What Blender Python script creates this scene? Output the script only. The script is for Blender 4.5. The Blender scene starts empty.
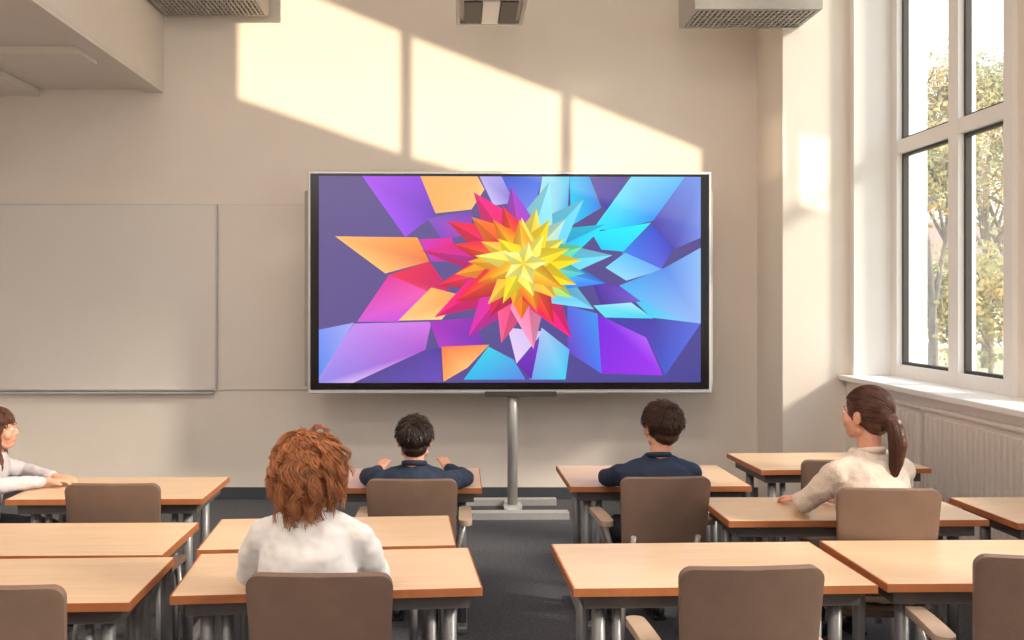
import bpy, bmesh, math, random
from mathutils import Vector, Matrix
random.seed(7)
S = bpy.context.scene
try:
    S.view_settings.view_transform = 'Standard'
    S.view_settings.look = 'None'
except Exception: pass

def lin(c):
    c = c/255.0
    return c/12.92 if c <= .04045 else ((c+.055)/1.055)**2.4
def srgb(r, g, b): return (lin(r), lin(g), lin(b), 1)

# ---------------------------------------------------------------- materials
def mat(name, col, rough=.6, metal=0, noise=0, nscale=20, bump=0, bscale=80, spec=.5, sheen=0, sss=0):
    m = bpy.data.materials.new(name); m.use_nodes = True
    nt = m.node_tree; b = nt.nodes['Principled BSDF']
    b.inputs['Base Color'].default_value = col
    b.inputs['Roughness'].default_value = rough
    b.inputs['Metallic'].default_value = metal
    b.inputs['Specular IOR Level'].default_value = spec
    if sheen: b.inputs['Sheen Weight'].default_value = sheen
    if sss:
        b.inputs['Subsurface Weight'].default_value = sss; b.inputs['Subsurface Scale'].default_value = .012
        b.inputs['Subsurface Radius'].default_value = (1, .35, .2)
    tc = nt.nodes.new('ShaderNodeTexCoord')
    if noise:
        n = nt.nodes.new('ShaderNodeTexNoise'); n.inputs['Scale'].default_value = nscale
        n.inputs['Detail'].default_value = 6
        nt.links.new(tc.outputs['Object'], n.inputs['Vector'])
        r = nt.nodes.new('ShaderNodeValToRGB')
        r.color_ramp.elements[0].position = .3; r.color_ramp.elements[1].position = .7
        r.color_ramp.elements[0].color = tuple(c*(1-noise) for c in col[:3])+(1,)
        r.color_ramp.elements[1].color = tuple(min(1, c*(1+noise)) for c in col[:3])+(1,)
        nt.links.new(n.outputs['Fac'], r.inputs['Fac']); nt.links.new(r.outputs['Color'], b.inputs['Base Color'])
    if bump:
        n2 = nt.nodes.new('ShaderNodeTexNoise'); n2.inputs['Scale'].default_value = bscale
        n2.inputs['Detail'].default_value = 4
        nt.links.new(tc.outputs['Object'], n2.inputs['Vector'])
        bp = nt.nodes.new('ShaderNodeBump'); bp.inputs['Strength'].default_value = bump
        bp.inputs['Distance'].default_value = .01
        nt.links.new(n2.outputs['Fac'], bp.inputs['Height']); nt.links.new(bp.outputs['Normal'], b.inputs['Normal'])
    return m

M_wall = mat('wall_paint', srgb(243, 233, 223), .85, noise=.015, nscale=3, bump=.12, bscale=150)
M_white = mat('white_paint', srgb(245, 242, 238), .55, noise=.01, nscale=4)
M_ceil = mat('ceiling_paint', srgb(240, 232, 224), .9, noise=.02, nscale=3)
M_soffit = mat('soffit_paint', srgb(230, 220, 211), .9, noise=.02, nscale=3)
M_board = mat('whiteboard', srgb(236, 229, 223), .35, noise=.015, nscale=2)
M_panel = mat('board_panel', srgb(240, 231, 222), .55, noise=.015, nscale=2)
M_floor = mat('carpet', srgb(92, 93, 98), .95, noise=.28, nscale=60, bump=.6, bscale=300, spec=.15)
M_base = mat('baseboard_dark', srgb(66, 70, 78), .6, noise=.05)
M_alu = mat('brushed_aluminium', srgb(216, 216, 218), .35, .5, noise=.04, nscale=40)
M_steel = mat('grey_steel', srgb(172, 170, 170), .35, .3, noise=.05, nscale=30)
M_legs = mat('desk_leg_paint', srgb(138, 138, 141), .4, .3, noise=.05, nscale=30)
M_apron = mat('desk_apron', srgb(98, 93, 92), .5, .2, noise=.05, nscale=30)
M_black = mat('black_bezel', srgb(12, 12, 16), .2, noise=.05)
M_chair = mat('chair_taupe', srgb(120, 97, 84), .5, noise=.06, nscale=12, bump=.1, bscale=200)
M_pad = mat('chair_pad', srgb(180, 156, 138), .55, noise=.05, nscale=12)
M_rad = mat('radiator', srgb(228, 218, 208), .5, noise=.02)
M_light = mat('fixture_grey', srgb(184, 178, 173), .5, noise=.03)
M_dark = mat('fixture_dark', srgb(66, 62, 60), .6, noise=.05)
M_skin = mat('skin', srgb(222, 164, 138), .48, noise=.05, nscale=25, bump=.05, sss=.25)
M_shirtw = mat('white_shirt', srgb(238, 234, 232), .8, noise=.02, nscale=8, bump=.12, bscale=260, sheen=.15)
M_cream = mat('cream_sweater', srgb(228, 210, 195), .9, noise=.06, nscale=30, bump=.5, bscale=220, sheen=.3)
M_lav = mat('lilac_grey_sweater', srgb(202, 195, 200), .9, noise=.05, nscale=30, bump=.3, bscale=180)
M_navy = mat('navy_shirt', srgb(32, 46, 70), .85, noise=.12, nscale=20, bump=.2, bscale=200)
M_pants = mat('dark_trousers', srgb(48, 50, 62), .85, noise=.1, nscale=30, bump=.3, bscale=150)
M_shoe = mat('dark_shoes', srgb(34, 32, 34), .5, noise=.1)
M_hairA = mat('auburn_hair', srgb(174, 110, 68), .4, noise=.4, nscale=40)
M_hairB = mat('black_hair', srgb(46, 32, 28), .42, noise=.3, nscale=60)
M_hairE = mat('dark_brown_hair', srgb(68, 44, 35), .42, noise=.3, nscale=60)
M_hairC = mat('brown_hair', srgb(84, 50, 36), .4, noise=.3, nscale=60)
M_hairD = mat('chestnut_hair', srgb(96, 58, 40), .45, noise=.3, nscale=60)
M_eye = mat('eye_white', srgb(238, 236, 232), .2, noise=.01)
M_iris = mat('iris', srgb(60, 40, 28), .2, noise=.05)
M_lip = mat('lips', srgb(196, 120, 106), .5, noise=.05)
M_bark = mat('bark', srgb(120, 112, 108), .9, noise=.25, nscale=8)  # bark lightened so its colour carries the haze outside
M_grass = mat('grass', srgb(160, 162, 136), .95, noise=.2, nscale=2)
M_bld = mat('facade', srgb(220, 216, 210), .9, noise=.05)
M_roof = mat('roof', srgb(150, 128, 118), .9, noise=.1)

def wood_mat():
    m = bpy.data.materials.new('beech_top'); m.use_nodes = True
    nt = m.node_tree; b = nt.nodes['Principled BSDF']; b.inputs['Roughness'].default_value = .33
    tc = nt.nodes.new('ShaderNodeTexCoord'); mp = nt.nodes.new('ShaderNodeMapping')
    mp.inputs['Scale'].default_value = (1.2, 16, 6)
    n = nt.nodes.new('ShaderNodeTexNoise'); n.inputs['Scale'].default_value = 3; n.inputs['Detail'].default_value = 8
    r = nt.nodes.new('ShaderNodeValToRGB')
    r.color_ramp.elements[0].position = .2; r.color_ramp.elements[0].color = srgb(214, 180, 148)
    r.color_ramp.elements[1].position = .82; r.color_ramp.elements[1].color = srgb(229, 199, 166)
    nt.links.new(tc.outputs['Object'], mp.inputs['Vector']); nt.links.new(mp.outputs['Vector'], n.inputs['Vector'])
    nt.links.new(n.outputs['Fac'], r.inputs['Fac']); nt.links.new(r.outputs['Color'], b.inputs['Base Color'])
    return m
M_wood = wood_mat()
M_edge = mat('desk_edge', srgb(174, 106, 64), .5, noise=.1, nscale=20)

def leaf_mat():
    m = mat('autumn_leaves', srgb(170, 130, 50), .8)
    nt = m.node_tree; b = nt.nodes['Principled BSDF']
    n = nt.nodes.new('ShaderNodeTexNoise'); n.inputs['Scale'].default_value = .9
    tc = nt.nodes.new('ShaderNodeTexCoord'); r = nt.nodes.new('ShaderNodeValToRGB')
    e = r.color_ramp.elements
    e[0].position = .35; e[0].color = srgb(112, 122, 92); e[1].position = .72; e[1].color = srgb(206, 140, 84)  # leaf tones paled, outdoor haze put into the colour
    x = e.new(.55); x.color = srgb(170, 156, 100)
    nt.links.new(tc.outputs['Object'], n.inputs['Vector']); nt.links.new(n.outputs['Fac'], r.inputs['Fac'])
    nt.links.new(r.outputs['Color'], b.inputs['Base Color'])
    return m
M_leaf = leaf_mat()

def glass_mat():
    m = bpy.data.materials.new('window_glass'); m.use_nodes = True
    nt = m.node_tree; nt.nodes.remove(nt.nodes['Principled BSDF'])
    o = nt.nodes['Material Output']
    t = nt.nodes.new('ShaderNodeBsdfTransparent'); t.inputs['Color'].default_value = (.82, .86, .88, 1)
    g = nt.nodes.new('ShaderNodeBsdfGlossy'); g.inputs['Roughness'].default_value = .03
    mx = nt.nodes.new('ShaderNodeMixShader'); mx.inputs['Fac'].default_value = .12
    nt.links.new(t.outputs[0], mx.inputs[1]); nt.links.new(g.outputs[0], mx.inputs[2])
    nt.links.new(mx.outputs[0], o.inputs['Surface'])
    return m
M_glass = glass_mat()

# ---------------------------------------------------------------- helpers
def link(o, parent=None):
    S.collection.objects.link(o)
    if parent: o.parent = parent
    return o
def empty(name, loc=(0, 0, 0), rz=0):
    e = bpy.data.objects.new(name, None); e.empty_display_size = .1
    e.location = loc; e.rotation_euler = (0, 0, rz); return link(e)
def obj_from_bm(name, bm, m, parent=None, smooth=False):
    me = bpy.data.meshes.new(name); bm.normal_update(); bm.to_mesh(me); bm.free()
    if smooth:
        for p in me.polygons: p.use_smooth = True
    o = bpy.data.objects.new(name, me)
    if m: me.materials.append(m)
    return link(o, parent)
def add_box(bm, a, b):
    a = Vector(a); b = Vector(b)
    g = bmesh.ops.create_cube(bm, size=1)
    for v in g['verts']:
        v.co = Vector([(a[i]+b[i])/2 + v.co[i]*(b[i]-a[i]) for i in range(3)])
def box(name, a, b, m, parent=None, bevel=0):
    bm = bmesh.new(); add_box(bm, a, b)
    o = obj_from_bm(name, bm, m, parent)
    if bevel:
        md = o.modifiers.new('b', 'BEVEL'); md.width = bevel; md.segments = 3; md.limit_method = 'ANGLE'
    return o
def add_cone(bm, p0, r0, p1, r1, seg=14):
    p0 = Vector(p0); p1 = Vector(p1); d = p1-p0
    if d.length < 1e-6: return
    q = Vector((0, 0, 1)).rotation_difference(d.normalized())
    mtx = Matrix.Translation((p0+p1)/2) @ q.to_matrix().to_4x4()
    bmesh.ops.create_cone(bm, cap_ends=True, segments=seg, radius1=r0, radius2=r1, depth=d.length, matrix=mtx)
def add_cap(bm, p0, r0, p1, r1):
    add_cone(bm, p0, r0, p1, r1)
    for p, r in ((p0, r0), (p1, r1)):
        bmesh.ops.create_icosphere(bm, subdivisions=2, radius=r, matrix=Matrix.Translation(p))
def add_ell(bm, c, r, rot=None):
    mt = Matrix.Translation(c)
    if rot: mt = mt @ rot.to_4x4()
    mt = mt @ Matrix.Diagonal((r[0], r[1], r[2], 1))
    bmesh.ops.create_icosphere(bm, subdivisions=3, radius=1, matrix=mt)
def tubes(name, segs, m, parent=None):
    bm = bmesh.new()
    for p0, p1, r in segs: add_cone(bm, p0, r, p1, r, 14)
    o = obj_from_bm(name, bm, m, parent)
    for p in o.data.polygons: p.use_smooth = len(p.vertices) == 4
    return o
def blob(name, bm, m, parent, vox=.008, it=5, wrinkle=0, wscale=.08):
    o = obj_from_bm(name, bm, m, parent)
    r = o.modifiers.new('r', 'REMESH'); r.mode = 'VOXEL'; r.voxel_size = vox; r.use_smooth_shade = True
    s = o.modifiers.new('s', 'SMOOTH'); s.iterations = it; s.factor = .5
    if wrinkle:
        t = bpy.data.textures.new('folds', 'CLOUDS'); t.noise_scale = wscale; t.noise_depth = 2
        d = o.modifiers.new('d', 'DISPLACE'); d.texture = t; d.strength = wrinkle; d.mid_level = .5
    return o

# ---------------------------------------------------------------- room
YB = 7.6; YR = -2.6; XL = -4.2; ZC = 5.4
box('floor', (XL-.2, YR-.2, -.1), (3.5, YB+.2, 0), M_floor)
box('ceiling', (XL-.2, YR-.2, ZC), (3.6, YB+.2, ZC+.15), M_ceil)
box('wall_back', (XL-.2, YB, 0), (3.6, YB+.2, ZC), M_wall)
box('wall_left', (XL-.2, YR, 0), (XL, YB, ZC), M_wall)
box('wall_column', (2.51, 7.0, 0), (3.6, YB, ZC), M_wall)
box('trim_1', (3.03, 6.93, 1.1), (3.6, 7.0, ZC), M_white, bevel=.006)
bm = bmesh.new()
add_box(bm, (3.0, YR, 0), (3.5, 7.0, 1.06))
wins = [(5.41, 6.93), (3.55, 5.2), (1.3, 3.2), (-1.0, .95)]
ZT = 5.0; XW = 3.35
add_box(bm, (XW, YR, ZT), (3.55, 6.93, ZC))
ys = [YR]
for a, b in reversed(wins):
    add_box(bm, (XW, ys[-1], 1.06), (3.55, a, ZT)); ys.append(b)
obj_from_bm('wall_right', bm, M_wall)
box('window_sill', (2.94, YR, 1.06), (XW+.03, 6.995, 1.10), M_white, bevel=.008)
box('baseboard_back', (XL, YB-.02, 0), (2.51, YB, .1), M_base)
box('baseboard_left', (XL, YR, 0), (XL+.02, YB, .1), M_base)
box('baseboard_right', (2.98, YR, 0), (3.0, 7.0, .1), M_base)
box('baseboard_column', (2.51, 6.98, 0), (2.98, 7.0, .1), M_base)
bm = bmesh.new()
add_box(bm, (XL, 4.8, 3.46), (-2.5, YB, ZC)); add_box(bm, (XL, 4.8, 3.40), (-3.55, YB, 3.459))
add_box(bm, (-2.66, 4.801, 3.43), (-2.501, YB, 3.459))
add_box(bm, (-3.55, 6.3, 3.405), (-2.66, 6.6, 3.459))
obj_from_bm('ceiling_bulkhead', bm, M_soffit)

# unseen rear wall, its slanted openings added to shape the sun patches
DX, DZ = .15, .07; DY = YB-YR
def prism(bm, x0, x1, zb0, zb1, zt0, zt1):
    vs = []
    for y in (YR-.08, YR):
        for x, z in ((x0, zb0), (x1, zb1), (x1, zt1), (x0, zt0)):
            vs.append(bm.verts.new((x, y, z)))
    for f in ((0, 1, 2, 3), (7, 6, 5, 4), (0, 4, 5, 1), (1, 5, 6, 2), (2, 6, 7, 3), (3, 7, 4, 0)):
        bm.faces.new([vs[i] for i in f])
holes = [(-1.883, -.507, 3.395, 2.92, 4.50, 3.94), (-.414, .845, 2.89, 2.55, 3.90, 3.41),
         (.9375, 2.03, 2.50, 2.2, 3.39, 2.947)]
hs = [(a-DX*DY, b-DX*DY, c+DZ*DY, d+DZ*DY, e+DZ*DY, f+DZ*DY) for a, b, c, d, e, f in holes]
hs += [(1.0, 1.075, 3.37, 3.34, 3.85, 3.80), (1.2, 1.42, 3.09, 3.05, 3.64, 3.60)]
bm = bmesh.new(); cur = XL-.2
for a, b, c, d, e, f in hs:
    prism(bm, cur, a, 0, 0, ZC, ZC)
    prism(bm, a, b, 0, 0, c, d); prism(bm, a, b, e, f, ZC, ZC); cur = b
prism(bm, cur, 3.6, 0, 0, ZC, ZC)
obj_from_bm('wall_rear_gobo', bm, M_wall)

# windows
for i, (a, b) in enumerate(wins):
    w = empty('window_%d' % (i+1), (XW, 0, 0))
    x0, x1 = -.03, .09; z0, z1 = 1.10, ZT
    mid = (a+b)/2 - (.0 if i else .11)
    bm = bmesh.new()
    for ya, yb in ((a, a+.09), (b-.09, b), (mid-.06, mid+.06)): add_box(bm, (x0, ya, z0), (x1, yb, z1))
    obj_from_bm('frame_uprights', bm, M_white, w)
    bm = bmesh.new()
    for ya, yb in ((a+.09, mid-.06), (mid+.06, b-.09)):
        for za, zb in ((z0, z0+.09), (z1-.09, z1), (2.79, 2.89)): add_box(bm, (x0+.004, ya, za), (x1-.004, yb, zb))
    obj_from_bm('frame_rails', bm, M_white, w)
    bm = bmesh.new()
    for ya, yb in ((a+.09, mid-.06), (mid+.06, b-.09)):
        for za, zb in ((z0+.09, 2.79), (2.89, z1-.09)):
            t = .022
            add_box(bm, (.01, ya, za), (.05, ya+t, zb)); add_box(bm, (.01, yb-t, za), (.05, yb, zb))
            add_box(bm, (.012, ya+t, za), (.048, yb-t, za+t)); add_box(bm, (.012, ya+t, zb-t), (.048, yb-t, zb))
    obj_from_bm('sash_seal', bm, M_dark, w)
    box('glass', (.035, a+.05, z0+.05), (.041, b-.05, z1-.05), M_glass, w)

# radiators
def radiator(y0, y1):
    r = empty('radiator', (2.96, (y0+y1)/2, 0)); L = (y1-y0)/2
    bm = bmesh.new()
    add_box(bm, (-.03, -L, .14), (.02, L, .99))
    n = int((y1-y0)/.055)
    for k in range(n):
        y = -L+.02+(2*L-.04)*(k+.5)/n
        add_box(bm, (-.045, y-.016, .18), (-.029, y+.016, .95))
    obj_from_bm('panel', bm, M_rad, r)
    box('top_grille', (-.045, -L, .99), (.03, L, 1.005), M_rad, r)
    tubes('feet', [((0, -L+.1, 0), (0, -L+.1, .15), .012), ((0, L-.1, 0), (0, L-.1, .15), .012)], M_steel, r)
radiator(5.72, 6.32); radiator(4.5, 5.68); radiator(2.9, 4.3)

# whiteboards
wb = empty('whiteboard', (0, YB, 0))
box('board', (-3.98, -.035, .93), (-2.06, -.002, 2.485), M_board, wb)
bm = bmesh.new()
add_box(bm, (-3.99, -.041, 2.478), (-2.045, -.002, 2.488)); add_box(bm, (-3.99, -.041, .922), (-2.045, -.002, .932))
add_box(bm, (-2.056, -.041, .932), (-2.046, -.002, 2.478)); add_box(bm, (-3.99, -.041, .932), (-3.978, -.002, 2.478))
add_box(bm, (-3.9, -.07, .898), (-2.07, -.002, .910))
obj_from_bm('trim', bm, M_alu, wb)
wp = empty('wall_board_panel', (0, YB, 0))
box('panel', (-2.03, -.014, .93), (-1.0, -.002, 2.48), M_panel, wp)
bm = bmesh.new(); add_box(bm, (-2.03, -.017, .924), (-1.0, -.002, .93)); add_box(bm, (-2.03, -.017, 2.48), (-1.0, -.002, 2.485))
obj_from_bm('edge', bm, M_rad, wp)

# ---------------------------------------------------------------- big display
D = empty('presentation_display', (.395, 7.05, 0), math.radians(1.0))
W, ZT0, ZB0 = 3.17, 2.69, .945
box('housing', (-W/2, 0, ZB0), (W/2, .09, ZT0), M_alu, D, bevel=.012)
box('wall_mount', (-W/2-.04, .1, ZB0+.05), (W/2+.04, .16, ZT0-.14), M_light, D, bevel=.01)
box('bezel', (-W/2+.022, -.008, ZB0+.035), (W/2-.022, .01, ZT0-.022), M_black, D, bevel=.004)
box('ir_bar', (-.2, -.02, ZB0-.02), (.36, .0, ZB0+.02), M_dark, D, bevel=.004)
box('mount_back', (-.4, .16, 1.3), (.4, .545, 2.2), M_dark, D)
px = -.395+.415
tubes('pole', [((px, .05, .05), (px, .05, ZB0+.3), .04)], M_steel, D)
bm = bmesh.new()
add_box(bm, (px-.42, -.17, .0), (px+.42, -.06, .05)); add_box(bm, (px-.05, -.06, .0), (px+.05, .3, .045))
add_box(bm, (px-.38, .3, 0), (px+.38, .38, .05)); add_box(bm, (px-.07, -.03, .045), (px+.07, .12, .07))
obj_from_bm('base', bm, M_alu, D)

# artwork shown on the panel: low-poly starburst
AW = 2.99; AS = AW/382.0; AZ = 1.84
art = bmesh.new(); cl = art.loops.layers.color.new('Col'); layer = [0]
def L(c): return (c[0]/255, c[1]/255, c[2]/255, 1)
def poly(pts, cols):
    layer[0] += 1
    y = -.010 - layer[0]*.00004
    cpts = [(min(700, max(318, a)), min(383, max(177, b))) for a, b in pts]
    vs = [art.verts.new(((a-509)*AS, y, AZ+(280-b)*AS)) for a, b in cpts]
    try: f = art.faces.new(vs)
    except Exception: return
    if not isinstance(cols[0], (tuple, list)): cols = [cols]*len(pts)
    for i, l in enumerate(f.loops): l[cl] = L(cols[i % len(cols)])
bgc = [(100, 84, 140), (86, 70, 134), (70, 66, 150), (98, 84, 146)]
poly([(318, 177), (700, 177), (700, 383), (318, 383)], bgc)
poly([(361, 177), (419, 177), (434, 214), (404, 238)], [(176, 84, 240), (150, 70, 226), (110, 60, 190), (160, 80, 240)])
poly([(419, 177), (476, 177), (483, 190), (470, 210), (434, 214)], [(255, 176, 96), (255, 190, 110), (255, 206, 140), (255, 196, 120), (250, 180, 100)])
poly([(478, 177), (500, 177), (515, 203), (492, 206)], [(190, 180, 240), (170, 160, 236), (130, 110, 210), (200, 190, 246)])
poly([(426, 219), (470, 211), (470, 235), (440, 240)], [(130, 80, 200), (100, 70, 180), (190, 50, 180), (120, 70, 190)])
poly([(500, 177), (541, 177), (530, 218), (514, 205)], [(60, 90, 210), (70, 120, 230), (120, 140, 240), (50, 60, 180)])
poly([(541, 177), (568, 177), (566, 217), (545, 228), (536, 205)], [(150, 226, 240), (110, 206, 240), (60, 170, 240), (170, 230, 240), (200, 240, 244)])
poly([(568, 177), (588, 177), (600, 208), (570, 226)], [(40, 200, 240), (30, 160, 235), (60, 130, 230), (0, 210, 250)])
poly([(588, 177), (628, 177), (605, 212)], [(84, 70, 160), (70, 60, 150), (60, 60, 170)])
poly([(592, 229), (630, 177), (684, 177), (652, 221), (612, 231)], [(10, 230, 255), (120, 220, 250), (90, 190, 250), (40, 150, 245), (0, 215, 255)])
poly([(684, 177), (700, 177), (700, 238), (672, 250), (652, 221)], [(100, 140, 230), (110, 150, 235), (120, 140, 230), (80, 70, 180), (80, 70, 180)])
poly([(590, 233), (650, 223), (622, 252), (600, 250)], [(0, 228, 255), (0, 242, 250), (20, 215, 250), (0, 200, 245)])
poly([(632, 242), (651, 224), (673, 248), (660, 270), (620, 254)], [(70, 120, 235), (50, 80, 210), (60, 60, 190), (90, 100, 225), (60, 130, 240)])
poly([(604, 268), (624, 253), (662, 270), (625, 281)], [(130, 220, 250), (90, 195, 250), (110, 170, 245), (150, 220, 250)])
poly([(664, 268), (700, 248), (700, 324), (650, 318), (618, 286)], [(90, 140, 235), (140, 190, 245), (150, 185, 245), (60, 215, 245), (70, 180, 245)])
poly([(590, 282), (618, 286), (640, 302), (600, 306)], [(80, 40, 160), (100, 60, 190), (120, 90, 210), (70, 40, 150)])
poly([(592, 306), (630, 303), (652, 319), (604, 318)], [(120, 226, 245), (170, 235, 245), (60, 215, 240), (90, 225, 245)])
poly([(596, 315), (645, 338), (662, 376), (600, 374)], [(120, 30, 225), (180, 90, 250), (160, 50, 240), (140, 40, 230)])
poly([(604, 318), (652, 319), (700, 324), (664, 376), (646, 338)], [(60, 60, 170), (70, 60, 170), (90, 110, 225), (70, 90, 210), (80, 60, 180)])
poly([(566, 306), (596, 314), (600, 374), (566, 352)], [(90, 100, 225), (60, 150, 240), (70, 120, 240), (110, 60, 200)])
poly([(540, 328), (568, 350), (564, 380), (528, 380)], [(170, 200, 245), (90, 180, 240), (60, 210, 245), (110, 160, 235)])
poly([(506, 328), (542, 332), (515, 364)], [(226, 200, 246), (200, 190, 246), (236, 210, 246)])
poly([(487, 347), (512, 360), (524, 380), (462, 380)], [(60, 210, 235), (70, 170, 240), (90, 130, 230), (40, 190, 240)])
poly([(515, 364), (538, 340), (530, 380)], [(110, 40, 180), (130, 50, 200), (90, 40, 170)])
poly([(386, 276), (428, 262), (448, 290), (426, 294)], [(244, 50, 80), (226, 30, 80), (200, 20, 110), (240, 70, 120)])
poly([(356, 322), (388, 275), (426, 292), (397, 322)], [(214, 90, 216), (230, 50, 150), (246, 90, 180), (206, 80, 226)])
poly([(397, 321), (430, 288), (462, 296), (440, 320)], [(255, 206, 130), (255, 190, 100), (250, 150, 80), (255, 214, 140)])
poly([(334, 237), (416, 238), (428, 262), (384, 274)], [(255, 190, 110), (255, 160, 70), (240, 120, 70), (255, 196, 116)])
poly([(418, 240), (450, 238), (458, 262), (430, 262)], [(220, 40, 190), (236, 20, 140), (200, 20, 130), (190, 50, 190)])
poly([(318, 376), (353, 324), (430, 322), (424, 350), (352, 383), (318, 383)], [(180, 150, 240), (200, 140, 240), (216, 120, 230), (180, 90, 210), (220, 184, 246), (150, 140, 236)])
poly([(318, 330), (353, 323), (318, 378)], [(120, 150, 246), (170, 170, 246), (90, 140, 240)])
poly([(428, 322), (470, 318), (484, 346), (438, 348)], [(170, 50, 190), (150, 40, 180), (110, 50, 180), (180, 60, 200)])
poly([(424, 350), (440, 348), (440, 382), (352, 383)], [(90, 66, 160), (80, 60, 160), (110, 80, 190), (84, 74, 150)])
poly([(440, 347), (488, 345), (466, 368), (442, 382)], [(250, 120, 70), (255, 150, 80), (255, 196, 120), (255, 170, 90)])
C0 = (522, 264)
def shard(ang, r0, r1, hw, cA, cB, cx=0, cy=0):
    a = math.radians(ang); ux, uy = math.cos(a), -math.sin(a); nx, ny = -uy, ux
    X, Y = C0[0]+cx, C0[1]+cy
    base = (X+ux*r0, Y+uy*r0); tip = (X+ux*r1*1.12, Y+uy*r1)
    m = r0+(r1-r0)*.45
    l = (X+ux*m+nx*hw, Y+uy*m+ny*hw); r = (X+ux*m*.9-nx*hw, Y+uy*m*.9-ny*hw)
    mixc = lambda c, t: tuple(min(255, c[i]*t) for i in range(3))
    poly([base, l, tip], [cB, cA, mixc(cA, 1.05)]); poly([base, tip, r], [mixc(cB, .86), mixc(cA, .86), mixc(cA, .8)])
RED = (234, 28, 60); MAG = (238, 20, 130); PNK = (252, 90, 140); VIO = (180, 40, 190)
BLU = (40, 130, 240); CYA = (20, 220, 250); SKY = (120, 215, 248); NVY = (60, 50, 180)
for a, r, w, c, c2 in ((122, 84, 19, MAG, RED), (148, 80, 18, RED, MAG), (172, 92, 17, (220, 20, 120), VIO), (196, 80, 18, RED, PNK), (214, 96, 19, MAG, RED),
                      (236, 88, 20, (214, 40, 170), MAG), (256, 82, 18, PNK, MAG), (276, 86, 18, (244, 150, 190), PNK), (300, 86, 17, MAG, RED),
                      (324, 78, 19, SKY, BLU), (345, 76, 17, BLU, SKY), (6, 80, 17, SKY, CYA), (28, 84, 18, CYA, BLU), (50, 84, 19, SKY, CYA),
                      (74, 86, 18, (150, 232, 245), SKY), (98, 78, 17, (150, 70, 210), MAG)):
    shard(a, 8, r, w, c, c2)
ORA = (255, 120, 20); OR2 = (255, 160, 30); YEL = (255, 220, 20); PYE = (255, 240, 110)
for a, r, w, c, c2 in ((18, 56, 15, (110, 220, 160), (60, 210, 190)), (350, 56, 15, (60, 200, 210), (160, 230, 120)), (322, 56, 15, (170, 225, 110), (240, 220, 60)), (50, 58, 15, (180, 225, 220), (230, 240, 120)), (78, 56, 14, (240, 226, 90), OR2),
                      (108, 60, 15, RED, ORA), (135, 66, 16, ORA, RED), (163, 66, 15, RED, ORA), (190, 62, 14, OR2, ORA), (212, 72, 16, RED, ORA), (240, 62, 16, (214, 20, 80), RED), (268, 56, 15, ORA, OR2), (294, 66, 16, RED, ORA)):
    shard(a, 5, r, w, c, c2)
for i, a in enumerate((4, 34, 62, 92, 122, 150, 178, 205, 232, 258, 284, 310, 336)):
    warm = 100 < a < 320
    shard(a, 2, (52, 44, 50, 46)[i % 4], 12, ((OR2, ORA, (255, 190, 70))[i % 3]) if warm else ((YEL, (236, 228, 90))[i % 2]), YEL)
for i, a in enumerate((20, 58, 95, 133, 170, 208, 245, 285, 325)):
    shard(a, 0, (44, 34)[i % 2], 10, (YEL, PYE, OR2)[i % 3], (255, 235, 60))
for a in range(5, 365, 72): shard(a, 0, 22, 7, (255, 250, 150), (255, 230, 50))
o = obj_from_bm('display_image', art, None, D)
m = bpy.data.materials.new('display_emission'); m.use_nodes = True; nt = m.node_tree
b = nt.nodes['Principled BSDF']; b.inputs['Base Color'].default_value = (.005, .005, .006, 1); b.inputs['Roughness'].default_value = .3
ca = nt.nodes.new('ShaderNodeVertexColor'); ca.layer_name = 'Col'
nt.links.new(ca.outputs['Color'], b.inputs['Emission Color']); b.inputs['Emission Strength'].default_value = 1.02
o.data.materials.append(m)

# ---------------------------------------------------------------- ceiling fixtures
def fixture(x0, x1, yf, dep, kind, zf=3.8):
    e = empty('ceiling_luminaire' if kind else 'ceiling_air_vent', ((x0+x1)/2, yf-dep/2, zf)); w = (x1-x0)/2; d = dep/2
    bm = bmesh.new(); add_box(bm, (-w, -d, .02), (w, d, .32))
    t = .03
    add_box(bm, (-w, -d, 0), (w, -d+t, .02)); add_box(bm, (-w, d-t, 0), (w, d, .02))
    add_box(bm, (-w, -d+t, 0), (-w+t, d-t, .02)); add_box(bm, (w-t, -d+t, 0), (w, d-t, .02))
    obj_from_bm('casing', bm, M_light, e)
    bm = bmesh.new()
    if kind:
        box('recess', (-w+t, -d+t, .017), (w-t, d-t, .0195), M_dark, e)
        n = 22
        for i in range(n):
            x = -w+t+(2*w-2*t)*(i+.5)/n; add_box(bm, (x-.007, -d+t, .002), (x+.007, d-t, .016))
        for i in range(7):
            y = -d+t+(2*d-2*t)*(i+.5)/7; add_box(bm, (-w+t, y-.006, .003), (w-t, y+.006, .014))
        obj_from_bm('louvre', bm, M_light, e)
    else:
        add_box(bm, (-w+.06, -d+.06, -.004), (-.07, d-.06, .017)); add_box(bm, (.07, -d+.06, -.004), (w-.06, d-.06, .017))
        obj_from_bm('slots', bm, M_dark, e)
        box('centre_plate', (-.06, -d+.05, -.008), (.06, d-.05, .017), M_white, e)
    tubes('hanger', [((-w*.7, 0, .3), (-w*.7, 0, ZC-zf), .008), ((w*.7, 0, .3), (w*.7, 0, ZC-zf), .008)], M_steel, e)
fixture(-2.46, -1.60, 7.55, .52, 1, 4.06); fixture(-.03, .48, 6.94, .6, 0); fixture(1.71, 2.64, 7.03, .48, 1)

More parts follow.
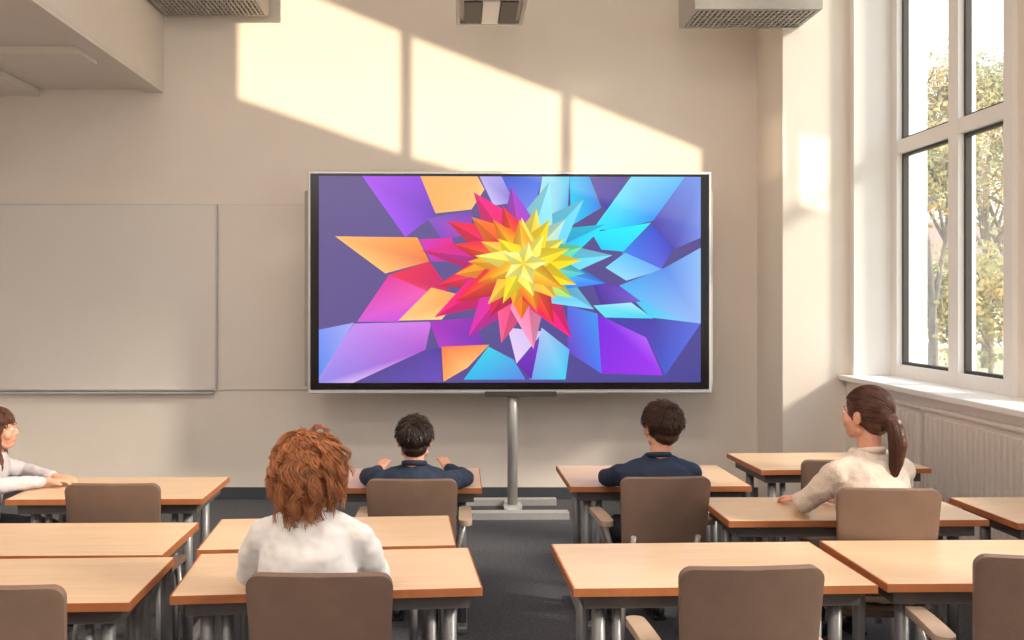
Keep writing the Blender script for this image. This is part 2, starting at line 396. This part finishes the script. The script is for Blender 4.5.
# ---------------------------------------------------------------- desks
def desk(x0, x1, y0, y1, rz=0):
    e = empty('school_desk', ((x0+x1)/2, (y0+y1)/2, 0), math.radians(rz)); w = (x1-x0)/2; d = (y1-y0)/2
    box('top', (-w+.0045, -d+.0045, .716), (w-.0045, d-.0045, .74), M_wood, e, bevel=.003)
    bm = bmesh.new()
    t = .004
    add_box(bm, (-w, -d, .712), (w, -d+t, .7385)); add_box(bm, (-w, d-t, .712), (w, d, .7385))
    add_box(bm, (-w, -d+t, .712), (-w+t, d-t, .7385)); add_box(bm, (w-t, -d+t, .712), (w, d-t, .7385))
    obj_from_bm('edge_band', bm, M_edge, e)
    bm = bmesh.new(); i = .04
    add_box(bm, (-w+i, -d+i, .66), (w-i, -d+i+.025, .714)); add_box(bm, (-w+i, d-i-.025, .66), (w-i, d-i, .714))
    add_box(bm, (-w+i, -d+i+.025, .661), (-w+i+.025, d-i-.025, .714)); add_box(bm, (w-i-.025, -d+i+.025, .661), (w-i, d-i-.025, .714))
    obj_from_bm('apron', bm, M_apron, e)
    sg = []
    for sx in (-1, 1):
        xx = sx*(w-.1)
        for yy in (-d+.1, d-.12): sg.append(((xx, yy, .03), (xx, yy, .713), .023))
        sg.append(((xx-sx*.062, -d+.1, .03), (xx-sx*.062, -d+.1, .713), .016))
    tubes('legs', sg, M_legs, e)
    bm = bmesh.new()
    for sx in (-1, 1):
        xx = sx*(w-.1); add_box(bm, (xx-.028, -d+.02, 0), (xx+.028, d-.02, .035))
    o = obj_from_bm('foot_bars', bm, M_legs, e); md = o.modifiers.new('b', 'BEVEL'); md.width = .01; md.segments = 3
    return e
desk(-2.15, -1.22, 4.25, 4.78, 1)
desk(-.88, .11, 4.50, 5.03)
desk(.55, 1.47, 4.54, 5.12, 1)
desk(1.65, 2.62, 5.0, 5.55, 3)
desk(-2.09, -1.10, 3.31, 3.80, 1)
desk(-2.02, -1.035, 2.78, 3.28, 2)
desk(-1.01, -.03, 3.42, 3.90, 4)
desk(-.945, .055, 2.90, 3.38, 5)
desk(1.14, 2.26, 3.84, 4.30, 1)
desk(.36, 1.37, 2.95, 3.49, 2)
desk(1.41, 2.56, 2.99, 3.53, 1)
desk(2.34, 2.89, 3.80, 4.30, 2)

# ---------------------------------------------------------------- chairs
def shell(name, rows, fn, m, parent, th):
    bm = bmesh.new(); vv = [[bm.verts.new(fn(x, y)) for x, y in r] for r in rows]
    for j in range(len(vv)-1):
        for i in range(len(vv[0])-1):
            bm.faces.new((vv[j][i], vv[j][i+1], vv[j+1][i+1], vv[j+1][i]))
    o = obj_from_bm(name, bm, m, parent, True)
    s = o.modifiers.new('s', 'SOLIDIFY'); s.thickness = th; s.offset = 0
    b2 = o.modifiers.new('b', 'BEVEL'); b2.width = th*.35; b2.segments = 3; b2.limit_method = 'ANGLE'; b2.angle_limit = math.radians(50)
    return o
def rows_rr(w0, w1, h, rc):
    ysn = []
    for k in range(9): ysn.append(-h+rc*(1-math.cos(k/8*math.pi/2)))
    for k in range(1, 6): ysn.append(-h+rc+(2*h-2*rc)*k/6)
    ysn += [-y for y in reversed(ysn[:9])]
    rows = []
    for y in ysn:
        hw = w0+(w1-w0)*(y/h+1)/2; dy = abs(y)-(h-rc)
        if dy > 0: hw = hw-rc+math.sqrt(max(0, rc*rc-dy*dy))
        rows.append([(hw*(-1+2*i/16), y) for i in range(17)])
    return rows
def chair(x, yback, ztop=.87, rz=0, arms=False, w=.21):
    e = empty('classroom_chair', (x, yback+.2, 0), math.radians(rz))
    h = (ztop-.51)/2; zc = .51+h
    shell('backrest', rows_rr(w*.91, w, h, .038), lambda a, b: (a, -.2+.35*(w*w-a*a)*-1+.012+ -.06*(b/h)*.4, zc+b), M_chair, e, .028)
    shell('seat', rows_rr(.2, .215, .2, .05), lambda a, b: (a, b+.02, .435+.15*a*a-(max(0, b-.12)**2)*2.2), M_chair, e, .026)
    sg = []
    for sx in (-1, 1):
        sg += [((sx*.17, .16, .42), (sx*.2, .2, .0), .012), ((sx*.17, -.12, .42), (sx*.2, -.2, .0), .012),
               ((sx*.17, .16, .415), (sx*.17, -.12, .415), .011), ((sx*.15, -.15, .42), (sx*.15, -.222, .6), .012)]
        sg.append(((sx*.17, -.12, .415), (sx*.15, -.15, .42), .011))
    sg.append(((-.17, .1, .415), (.17, .1, .415), .011))
    if arms:
        for sx in (-1, 1):
            sg += [((sx*.19, -.05, .42), (sx*.245, -.05, .63), .011), ((sx*.19, .12, .42), (sx*.245, .14, .63), .011)]
    tubes('frame', sg, M_steel, e)
    if arms:
        for sx in (-1, 1):
            shell('armrest', rows_rr(.032, .03, .15, .03), lambda a, b: (a+sx*.245, b+.03, .64-.25*b*b), M_pad, e, .026)
    return e
chair(-1.53, 3.98)
chair(-.40, 2.58, .90)
chair(-.22, 4.13, .86, 0, True)
chair(.925, 4.13, .87, 4, True)
chair(1.69, 3.545, .94, -2, False, .20)
chair(.82, 2.58, .92, 3, True)
chair(-1.30, 2.5, .89, 0)
chair(1.75, 2.64, .93, -7, True)
chair(1.98, 4.68, .85, 0)

# ---------------------------------------------------------------- people
def hand(bm, w, f, n, s, k=1.0):
    w = Vector(w); f = Vector(f).normalized(); n = Vector(n); n = (n-f*n.dot(f)).normalized()
    t = f.cross(n).normalized()*s           # thumb side
    offs = (.027, .009, -.009, -.026); lens = (.062, .070, .065, .050)
    add_cap(bm, w-f*.02*k, .022*k, w+f*.02*k, .022*k)
    for o_, l in zip(offs, lens):
        kn = w+f*(.075-.15*abs(o_-.005))*k+t*o_*k
        add_cap(bm, w+f*.012*k+t*o_*.5*k, .015*k, kn, .0115*k)
        p = kn; ang = .15
        for sl, r in ((.42, .0095), (.32, .0085), (.26, .0075)):
            d = f*math.cos(ang)+n*math.sin(ang); q = p+d*l*sl*k
            add_cap(bm, p, (r+.0006)*k, q, r*k); p = q; ang += .38
    a = w+f*.018*k+t*.016*k; b_ = w+f*.05*k+t*.042*k+n*.01*k; c = w+f*.075*k+t*.052*k+n*.016*k
    add_cap(bm, a, .014*k, b_, .011*k); add_cap(bm, b_, .011*k, c, .0085*k)

def build_hair(parent, M, r, n, length, m, style, capk):
    c = Vector((0, -.022, .03))
    bm = bmesh.new()
    add_ell(bm, c, (.079*capk, .090*capk, .086*capk))
    add_ell(bm, (0, -.05, -.025), (.064*capk, .048*capk, .055*capk))
    if style == 'pony':
        add_cap(bm, (0, -.085, .0), .035, (0, -.125, -.02), .032); add_cap(bm, (0, -.125, -.02), .032, (.0, -.14, -.10), .036)
        add_cap(bm, (0, -.14, -.10), .036, (.0, -.135, -.18), .026); add_cap(bm, (.0, -.135, -.18), .026, (.0, -.125, -.235), .008)
        add_cap(bm, (.06, .035, .03), .012, (.072, .02, -.05), .006)
    if style == 'long':
        add_ell(bm, (0, -.06, -.07), (.078, .055, .10)); add_ell(bm, (0, -.07, -.19), (.072, .042, .12))
        add_ell(bm, (.062, -.012, -.08), (.022, .040, .12)); add_ell(bm, (-.062, -.012, -.08), (.022, .040, .12))
        add_ell(bm, (.055, .0, -.17), (.022, .035, .09)); add_ell(bm, (-.055, .0, -.17), (.022, .035, .09))
    if style == 'curly':
        add_ell(bm, (0, -.040, -.04), (.082, .058, .080)); add_ell(bm, (.052, -.01, -.03), (.032, .04, .065)); add_ell(bm, (-.052, -.01, -.03), (.032, .04, .065))
    bm.transform(M)
    blob('hair_volume', bm, m, parent, .006, 3, .008 if style != 'curly' else .014, .02)
    cu = bpy.data.curves.new('hair_strands', 'CURVE'); cu.dimensions = '3D'; cu.bevel_depth = r; cu.bevel_resolution = 0
    rad = Vector((.079, .090, .086))*capk; crown = Vector((0, -.45, .9)).normalized(); made = 0
    def scalp():
        while True:
            d = Vector((random.gauss(0, 1), random.gauss(0, 1), random.gauss(0, 1))).normalized()
            thr = -.72 if d.y < -.15 else (.30 if d.y > .45 else -.72+(d.y+.15)/.6*1.02)
            if d.z >= thr: return d
    def spline(pts, taper=.8):
        sp = cu.splines.new('POLY'); sp.points.add(len(pts)-1)
        for i, p in enumerate(pts):
            q = M @ p; sp.points[i].co = (q.x, q.y, q.z, 1); sp.points[i].radius = 1.25-taper*i/len(pts)
    if style == 'curly':
        for cidx in range(n//15):
            d = scalp(); ll = length*random.uniform(.5, 1.1); ph = random.random()*6.28; fr = random.uniform(9, 15); am = random.uniform(.009, .015)
            jit = Vector((random.gauss(0, .2), random.gauss(0, .2), random.gauss(0, .14)))
            for q in range(15):
                d2 = (d+Vector((random.gauss(0, .05), random.gauss(0, .05), random.gauss(0, .05)))).normalized()
                p = c+Vector((d2.x*rad.x, d2.y*rad.y, d2.z*rad.z)); pts = []; ns = 18; fz = random.uniform(.3, 1)
                off = Vector((random.gauss(0, .0025), random.gauss(0, .0025), random.gauss(0, .0025)))
                for k in range(ns+1):
                    t = k/ns
                    nrm = (p-c); nrm = Vector((nrm.x/rad.x**2, nrm.y/rad.y**2, nrm.z/rad.z**2)).normalized()
                    away = (d2-crown); away = away-nrm*away.dot(nrm)
                    di = nrm*(.5-.75*t)+away*.75+Vector((0, 0, -1))*(.2+.9*t)+jit
                    p = p+di.normalized()*ll/ns
                    e_ = Vector(((p.x-c.x)/rad.x, (p.y-c.y)/rad.y, (p.z-c.z)/rad.z))
                    if e_.length < 1.08: e_ = e_.normalized()*1.08; p = c+Vector((e_.x*rad.x, e_.y*rad.y, e_.z*rad.z))
                    bt = nrm.cross(Vector((.2, .1, 1))).normalized(); b2 = nrm.cross(bt)
                    a_ = am*min(1, t*2.5)
                    pts.append(p+off*fz*(1+t)+(bt*math.cos(ph+fr*t)+b2*math.sin(ph+fr*t)*.5+nrm*math.sin(ph+fr*t)*.6)*a_)
                spline(pts, .9)
    else:
        while made < n:
            d = scalp(); made += 1; pts = []; dd = d.copy(); nseg = 6
            lift0 = random.uniform(1.0, 1.05); jit = Vector((random.gauss(0, .35), random.gauss(0, .35), random.gauss(0, .25)))
            ll = length*random.uniform(.6, 1.2); spike = random.uniform(.06, .24) if d.z > .1 else random.uniform(.02, .07)
            for k in range(nseg+1):
                tt = k/nseg
                lf = lift0+spike*tt if style == 'short' else lift0+.01
                pts.append(c+Vector((dd.x*rad.x, dd.y*rad.y, dd.z*rad.z))*lf)
                if style == 'pony':
                    tgt = Vector((0, -1, -.12)).normalized(); tan = tgt-dd*tgt.dot(dd)
                else:
                    tan = (dd-crown)+Vector((0, 0, -.35))+jit; tan = tan-dd*tan.dot(dd)
                if tan.length > 1e-4: tan.normalize()
                dd = (dd+tan*(ll/nseg)/.085).normalized()
            spline(pts)
    if style in ('pony', 'long'):
        for i in range(620):
            a = random.random()*6.28; q = random.uniform(.75, 1.08)
            if style == 'pony':
                path = [((0, -.085, .0), .036), ((0, -.125, -.02), .033), ((0, -.140, -.10), .039), ((0, -.135, -.18), .029), ((.0, -.125, -.25), .012)]
            else:
                path = [((0, -.03, .02), .083), ((0, -.045, -.05), .084), ((0, -.05, -.14), .082), ((0, -.055, -.30), .076)]
            sp = cu.splines.new('POLY'); sp.points.add(len(path)-1)
            if style == 'long' and math.sin(a) > .6: a = -a
            for j, (cc, rr) in enumerate(path):
                p = Vector(cc)+Vector((math.cos(a)*rr*q, math.sin(a)*rr*q*.8, random.uniform(-.006, .006)))
                g = M @ p; sp.points[j].co = (g.x, g.y, g.z, 1)
    o = bpy.data.objects.new('hair_strands', cu); cu.materials.append(m); link(o, parent)

def person(name, loc, yaw, sh_z, head_z, shw, top, hairm, style, elbows, hands, hdirs, knees, feet, head_yaw=0, pitch=0, lean=.03,
           hk=1.0, nhair=1500, hlen=.04, capk=1.0, hand_k=.85, hoff=(0, 0), slack=.0, wr=.018):
    e = empty(name, loc, math.radians(yaw)); z0 = .455; H = sh_z-z0
    bm = bmesh.new(); rings = []
    for t, rx, ry in ((0, .150, .110), (.06, .165, .122), (.2, .165, .125), (.42, .148, .110), (.65, .155, .110), (.82, shw*.97, .102), (.93, shw*.86, .082), (1.0, shw*.60, .064), (1.06, .056, .053)):
        r = []
        for k in range(24):
            a = k/24*2*math.pi
            r.append(bm.verts.new((math.cos(a)*(rx+slack), math.sin(a)*(ry+slack*.6)+lean*t-.02*math.sin(t*3.1), z0+H*t)))
        rings.append(r)
    for i in range(len(rings)-1):
        for k in range(24): bm.faces.new((rings[i][k], rings[i][(k+1) % 24], rings[i+1][(k+1) % 24], rings[i+1][k]))
    bm.faces.new(list(reversed(rings[0]))); bm.faces.new(rings[-1])
    for s, i in ((-1, 0), (1, 1)):
        sj = Vector((s*(shw+.0), lean, sh_z-.065)); el = Vector(elbows[i]); ha = Vector(hands[i])
        add_cap(bm, (s*.05, lean*.95-.01, sh_z-.012), .04, sj, .050+slack*.4)
        md_ = sj.lerp(el, .5)
        add_cap(bm, sj, .052+slack*.5, md_, .047+slack*.5); add_cap(bm, md_, .047+slack*.5, el, .041+slack*.4)
        cuff = el.lerp(ha, .88)
        add_cap(bm, el, .041+slack*.4, cuff, .030+slack*.3)
    blob('top', bm, top, e, .0085, 5, wr, .075)
    nb = Vector((0, lean*1.05-.012, sh_z+.028*1))
    bpy_t = bmesh.new(); seg = 20; vr = []
    for j in range(10):
        b_ = j/10*2*math.pi; rr = .010
        vr.append([bpy_t.verts.new((nb.x+math.cos(a)*(.053+math.cos(b_)*rr), nb.y+math.sin(a)*(.051+math.cos(b_)*rr), nb.z+math.sin(b_)*rr*1.3-.01*math.sin(a))) for a in [k/seg*2*math.pi for k in range(seg)]])
    for j in range(10):
        for k in range(seg): bpy_t.faces.new((vr[j][k], vr[j][(k+1) % seg], vr[(j+1) % 10][(k+1) % seg], vr[(j+1) % 10][k]))
    obj_from_bm('collar', bpy_t, top, e, True)
    hc = Vector((hoff[0], lean*1.1+.015+hoff[1], head_z))
    M = Matrix.Translation(hc) @ Matrix.Rotation(math.radians(head_yaw), 4, 'Z') @ Matrix.Rotation(math.radians(pitch), 4, 'X') @ Matrix.Scale(hk, 4)
    bm = bmesh.new()
    add_ell(bm, (0, -.012, .022), (.072, .088, .082)); add_ell(bm, (0, .020, -.03), (.056, .060, .074))
    add_ell(bm, (0, .046, -.078), (.030, .028, .022))
    for s in (-1, 1):
        add_ell(bm, (s*.034, .046, -.028), (.026, .024, .026))
        add_ell(bm, (s*.076, -.006, -.008), (.009, .018, .029)); add_ell(bm, (s*.082, -.014, .004), (.006, .013, .018))
        add_cap(bm, (s*.012, .072, .020), .009, (s*.040, .060, .020), .009)
        add_cap(bm, (s*.05, .0, -.06), .02, (s*.015, .042, -.085), .018)
        add_ell(bm, (s*.008, .083, -.028), (.007, .008, .006))
        add_cap(bm, (s*.018, .070, -.006), .007, (s*.040, .062, -.006), .007)
    add_cap(bm, (0, .074, .006), .008, (0, .089, -.022), .0095)
    add_cap(bm, (-.014, .072, -.054), .008, (.014, .072, -.054), .008)
    bm.transform(M)
    add_cap(bm, M @ Vector((0, -.02, -.04)), .048*hk, (0, lean-.01, sh_z-.02), .05)
    blob('head', bm, M_skin, e, .0042, 4)
    bm = bmesh.new()
    for s in (-1, 1): add_ell(bm, (s*.028, .0665, .005), (.0115, .0100, .0065))
    bm.transform(M); obj_from_bm('eyes', bm, M_eye, e, True)
    bm = bmesh.new()
    for s in (-1, 1): add_ell(bm, (s*.028, .0730, .005), (.0048, .0042, .0050))
    bm.transform(M); obj_from_bm('irises', bm, M_iris, e, True)
    bm = bmesh.new()
    for s in (-1, 1):
        add_cap(bm, (s*.016, .0795, .024), .0022, (s*.030, .0735, .028), .0026); add_cap(bm, (s*.030, .0735, .028), .0026, (s*.043, .064, .024), .0016)
    bm.transform(M); obj_from_bm('eyebrows', bm, hairm, e, True)
    bm = bmesh.new(); add_ell(bm, (0, .0775, -.051), (.016, .006, .0035)); add_ell(bm, (0, .0765, -.058), (.014, .006, .004))
    bm.transform(M); obj_from_bm('lips', bm, M_lip, e, True)
    build_hair(e, M, .0013 if style != 'short' else .0017, nhair, hlen, hairm, style, capk)
    for i, s in ((0, 1), (1, -1)):
        bm = bmesh.new(); f, n = hdirs[i]
        el = Vector(elbows[i]); ha = Vector(hands[i]); add_cap(bm, el.lerp(ha, .75), .026*hand_k, ha, .021*hand_k)
        hand(bm, ha, f, n, s, hand_k); blob('hand', bm, M_skin, e, .0032, 2)
    bm = bmesh.new(); add_ell(bm, (0, -.005, .53), (.155, .12, .085))
    for i, s in ((0, -1), (1, 1)):
        kn = Vector(knees[i]); ft = Vector(feet[i]); hp = Vector((s*.085, .0, .53)); an = ft+Vector((0, 0, .075))
        add_cap(bm, hp, .077, kn, .055); mid = kn.lerp(an, .35)+Vector((0, -.012, 0))
        add_cap(bm, kn, .055, mid, .052); add_cap(bm, mid, .052, an, .038)
    blob('trousers', bm, M_pants, e, .01, 4, .012, .08)
    bm = bmesh.new()
    for i in (0, 1):
        ft = Vector(feet[i])
        add_cap(bm, ft+Vector((0, -.03, .045)), .036, ft+Vector((0, .11, .034)), .032); add_ell(bm, ft+Vector((0, .04, .04)), (.042, .11, .036))
        add_cap(bm, ft+Vector((0, 0, .05)), .038, ft+Vector((0, -.005, .09)), .038)
        add_box(bm, ft+Vector((-.036, -.06, 0)), ft+Vector((.036, .14, .02)))
    blob('shoes', bm, M_shoe, e, .006, 3)
    return e

K = lambda w=.1, y=.40: [(-w, y, .50), (w, y, .50)]
F = lambda w=.11, y=.42: [(-w, y, 0), (w, y, 0)]
FD = ((.35, 1, 0), (0, 0, -1)); FD2 = ((-.35, 1, 0), (0, 0, -1))
person('curly_haired_child', (-.475, 2.79, 0), 0, 1.000, 1.125, .145, M_shirtw, M_hairA, 'curly',
       [(-.205, .12, .80), (.21, .13, .80)], [(-.09, .29, .778), (.11, .30, .778)], [FD, FD2], K(), F(),
       head_yaw=-12, pitch=-6, lean=.05, nhair=4500, hlen=.115, capk=1.04, slack=.006, hk=1.06, wr=.026)
person('boy_in_navy_shirt', (-.222, 4.345, 0), 0, .860, .995, .160, M_navy, M_hairB, 'short',
       [(-.25, .20, .785), (.25, .20, .785)], [(-.20, .37, .79), (.155, .36, .80)], [((.3, .8, .45), (.3, .6, -.9)), ((-.3, .8, .5), (-.3, .6, -.9))], K(), F(), hk=1.0, lean=.04, nhair=2000, hlen=.035, capk=1.0, slack=.006)
person('boy_in_navy_shirt', (.968, 4.345, 0), 5, .90, 1.058, .163, M_navy, M_hairE, 'short',
       [(-.22, .20, .785), (.23, .22, .785)], [(-.10, .36, .775), (.10, .36, .775)], [FD, FD2], K(), F(), head_yaw=14, hk=1.03, lean=.04, nhair=2200, hlen=.045, capk=1.02, hoff=(.02, 0), slack=.006)
person('girl_with_ponytail', (1.735, 3.745, 0), 14, 1.02, 1.195, .158, M_cream, M_hairC, 'pony',
       [(-.22, .17, .81), (.22, .16, .80)], [(-.10, .385, .775), (.04, .34, .775)], [((-.25, 1, -.05), (0, 0, -1)), FD2],
       [(-.02, .42, .50), (.16, .42, .50)], [(.26, .76, 0), (.44, .72, 0)], head_yaw=26, pitch=2, lean=.05, nhair=1700, hlen=.06, capk=1.05, slack=.014, hk=1.02, hoff=(-.005, 0), wr=.024)
person('girl_in_grey_sweater', (-2.46, 4.50, 0), -82, .885, 1.03, .15, M_lav, M_hairD, 'long',
       [(-.20, .20, .785), (.20, .20, .785)], [(-.05, .40, .775), (.06, .39, .775)], [FD, FD2], [(-.1, .36, .5), (.1, .36, .5)], [(-.1, .36, 0), (.1, .36, 0)],
       head_yaw=6, lean=.12, nhair=1300, hlen=.05, capk=1.03, hk=.96)
chair(-2.46, 4.29, .84, -82).location = (-2.46, 4.50, 0)

# ---------------------------------------------------------------- outside
box('ground_outside', (3.6, -20, -.6), (60, 70, -.5), M_grass)
def tree(x, y, h, seed, n=5200):
    random.seed(seed); e = empty('autumn_tree', (x, y, -.5)); bm = bmesh.new(); tips = []
    def br(p, d, l, r, dep):
        q = p+d*l; add_cone(bm, p, r, q, r*.65, 8)
        if dep == 0: tips.append(q); return
        if dep < 3: tips.append(q)
        for k in range(3):
            nd = (d+Vector((random.uniform(-.8, .8), random.uniform(-.8, .8), random.uniform(-.2, .5)))).normalized(); br(q, nd, l*.68, r*.6, dep-1)
    br(Vector((0, 0, 0)), Vector((0, 0, 1)), h*.32, h*.018, 4)
    obj_from_bm('trunk', bm, M_bark, e)
    bm = bmesh.new()
    for i in range(n):
        t = random.choice(tips); p = t+Vector((random.gauss(0, .4), random.gauss(0, .4), random.gauss(0, .4))); s = .07
        a = Vector((random.gauss(0, 1), random.gauss(0, 1), random.gauss(0, 1))).normalized(); b_ = a.orthogonal().normalized()
        bm.faces.new([bm.verts.new(p+a*s), bm.verts.new(p+b_*s*.6), bm.verts.new(p-a*s), bm.verts.new(p-b_*s*.6)])
    obj_from_bm('foliage', bm, M_leaf, e)
tree(9.2, 17.5, 6.2, 3, 3600); tree(13.5, 22, 8.5, 5, 4800); tree(12.8, 27, 11, 9, 6500); tree(17, 29, 11, 12, 6500)
tree(8.4, 12.9, 3.0, 21, 2000); tree(15.5, 36, 13, 31, 7500); tree(21, 34, 10, 32, 7000); tree(11.5, 19.5, 3.4, 40, 4000); tree(14.5, 33, 4, 41, 5000); tree(11, 22.5, 3, 44, 4000)
bd = empty('neighbouring_house', (26, 44, -.5))
box('walls', (-6, -3, 0), (6, 3, 4), M_bld, bd)
bm = bmesh.new(); v = [bm.verts.new(p) for p in ((-6.3, -3.3, 4), (6.3, -3.3, 4), (6.3, 3.3, 4), (-6.3, 3.3, 4), (-6.3, 0, 6), (6.3, 0, 6))]
for f in ((0, 1, 5, 4), (2, 3, 4, 5), (0, 4, 3), (1, 2, 5), (3, 2, 1, 0)): bm.faces.new([v[i] for i in f])
obj_from_bm('roof', bm, M_roof, bd)
bm = bmesh.new()
for i in range(5): add_box(bm, (-5+i*2.1, -3.04, 1.2), (-4+i*2.1, -2.98, 2.6))
obj_from_bm('panes', bm, M_dark, bd)

# ---------------------------------------------------------------- light
w = bpy.data.worlds.new('sky'); S.world = w; w.use_nodes = True; nt = w.node_tree
bg = nt.nodes['Background']
tc = nt.nodes.new('ShaderNodeTexCoord'); sx = nt.nodes.new('ShaderNodeSeparateXYZ'); r = nt.nodes.new('ShaderNodeValToRGB')
r.color_ramp.elements[0].position = .0; r.color_ramp.elements[0].color = (1, .95, .89, 1)
r.color_ramp.elements[1].position = .6; r.color_ramp.elements[1].color = (.88, .91, 1, 1)
nt.links.new(tc.outputs['Generated'], sx.inputs[0]); nt.links.new(sx.outputs['Z'], r.inputs['Fac']); nt.links.new(r.outputs['Color'], bg.inputs['Color'])
bg.inputs['Strength'].default_value = 3.7
def sun(name, d, st, col, ang):
    l = bpy.data.lights.new(name, 'SUN'); l.energy = st; l.color = col; l.angle = math.radians(ang)
    o = link(bpy.data.objects.new(name, l)); o.rotation_euler = Vector(d).to_track_quat('-Z', 'Y').to_euler(); o.location = (0, 0, 9); return o
sun('sun_low', (DX, 1, -DZ), 3.9, (1, .78, .52), .45)
sun('sun_fill', (-1, .42, -.62), 8.5, (1, .82, .62), 9)  # second sun, added for warm soft light through the right windows
for i, (a, b) in enumerate(wins):
    l = bpy.data.lights.new('portal', 'AREA'); l.shape = 'RECTANGLE'; l.size = ZT-1.1; l.size_y = b-a
    l.cycles.is_portal = True
    o = link(bpy.data.objects.new('window_portal', l)); o.location = (3.6, (a+b)/2, (ZT+1.1)/2); o.rotation_euler = (0, math.radians(90), 0)
for i, (x, y) in enumerate(((-2.2, 2.5), (.8, 2.5), (-2.2, -.5), (.8, -.5))):
    e = empty('ceiling_fill', (x, y, 4.9))  # unseen interior fill, added overhead with a made-up casing
    box('body', (-.7, -.35, .03), (.7, .35, .09), M_light, e); tubes('rods', [((-.5, 0, .09), (-.5, 0, .5), .008), ((.5, 0, .09), (.5, 0, .5), .008)], M_steel, e)
    l = bpy.data.lights.new('fill_light', 'AREA'); l.shape = 'RECTANGLE'; l.size = 1.3; l.size_y = .6; l.energy = 50; l.color = (1, .88, .76)
    o = link(bpy.data.objects.new('fill_light', l), e); o.location = (0, 0, .02)

# ---------------------------------------------------------------- camera
c = bpy.data.cameras.new('camera'); c.lens = 900/1024*36; c.sensor_width = 36; c.shift_x = 52/1024; c.shift_y = -20/1024; c.clip_end = 300
co = link(bpy.data.objects.new('camera', c)); co.location = (0, 0, 1.68); co.rotation_euler = (math.radians(90), 0, 0)
S.camera = co
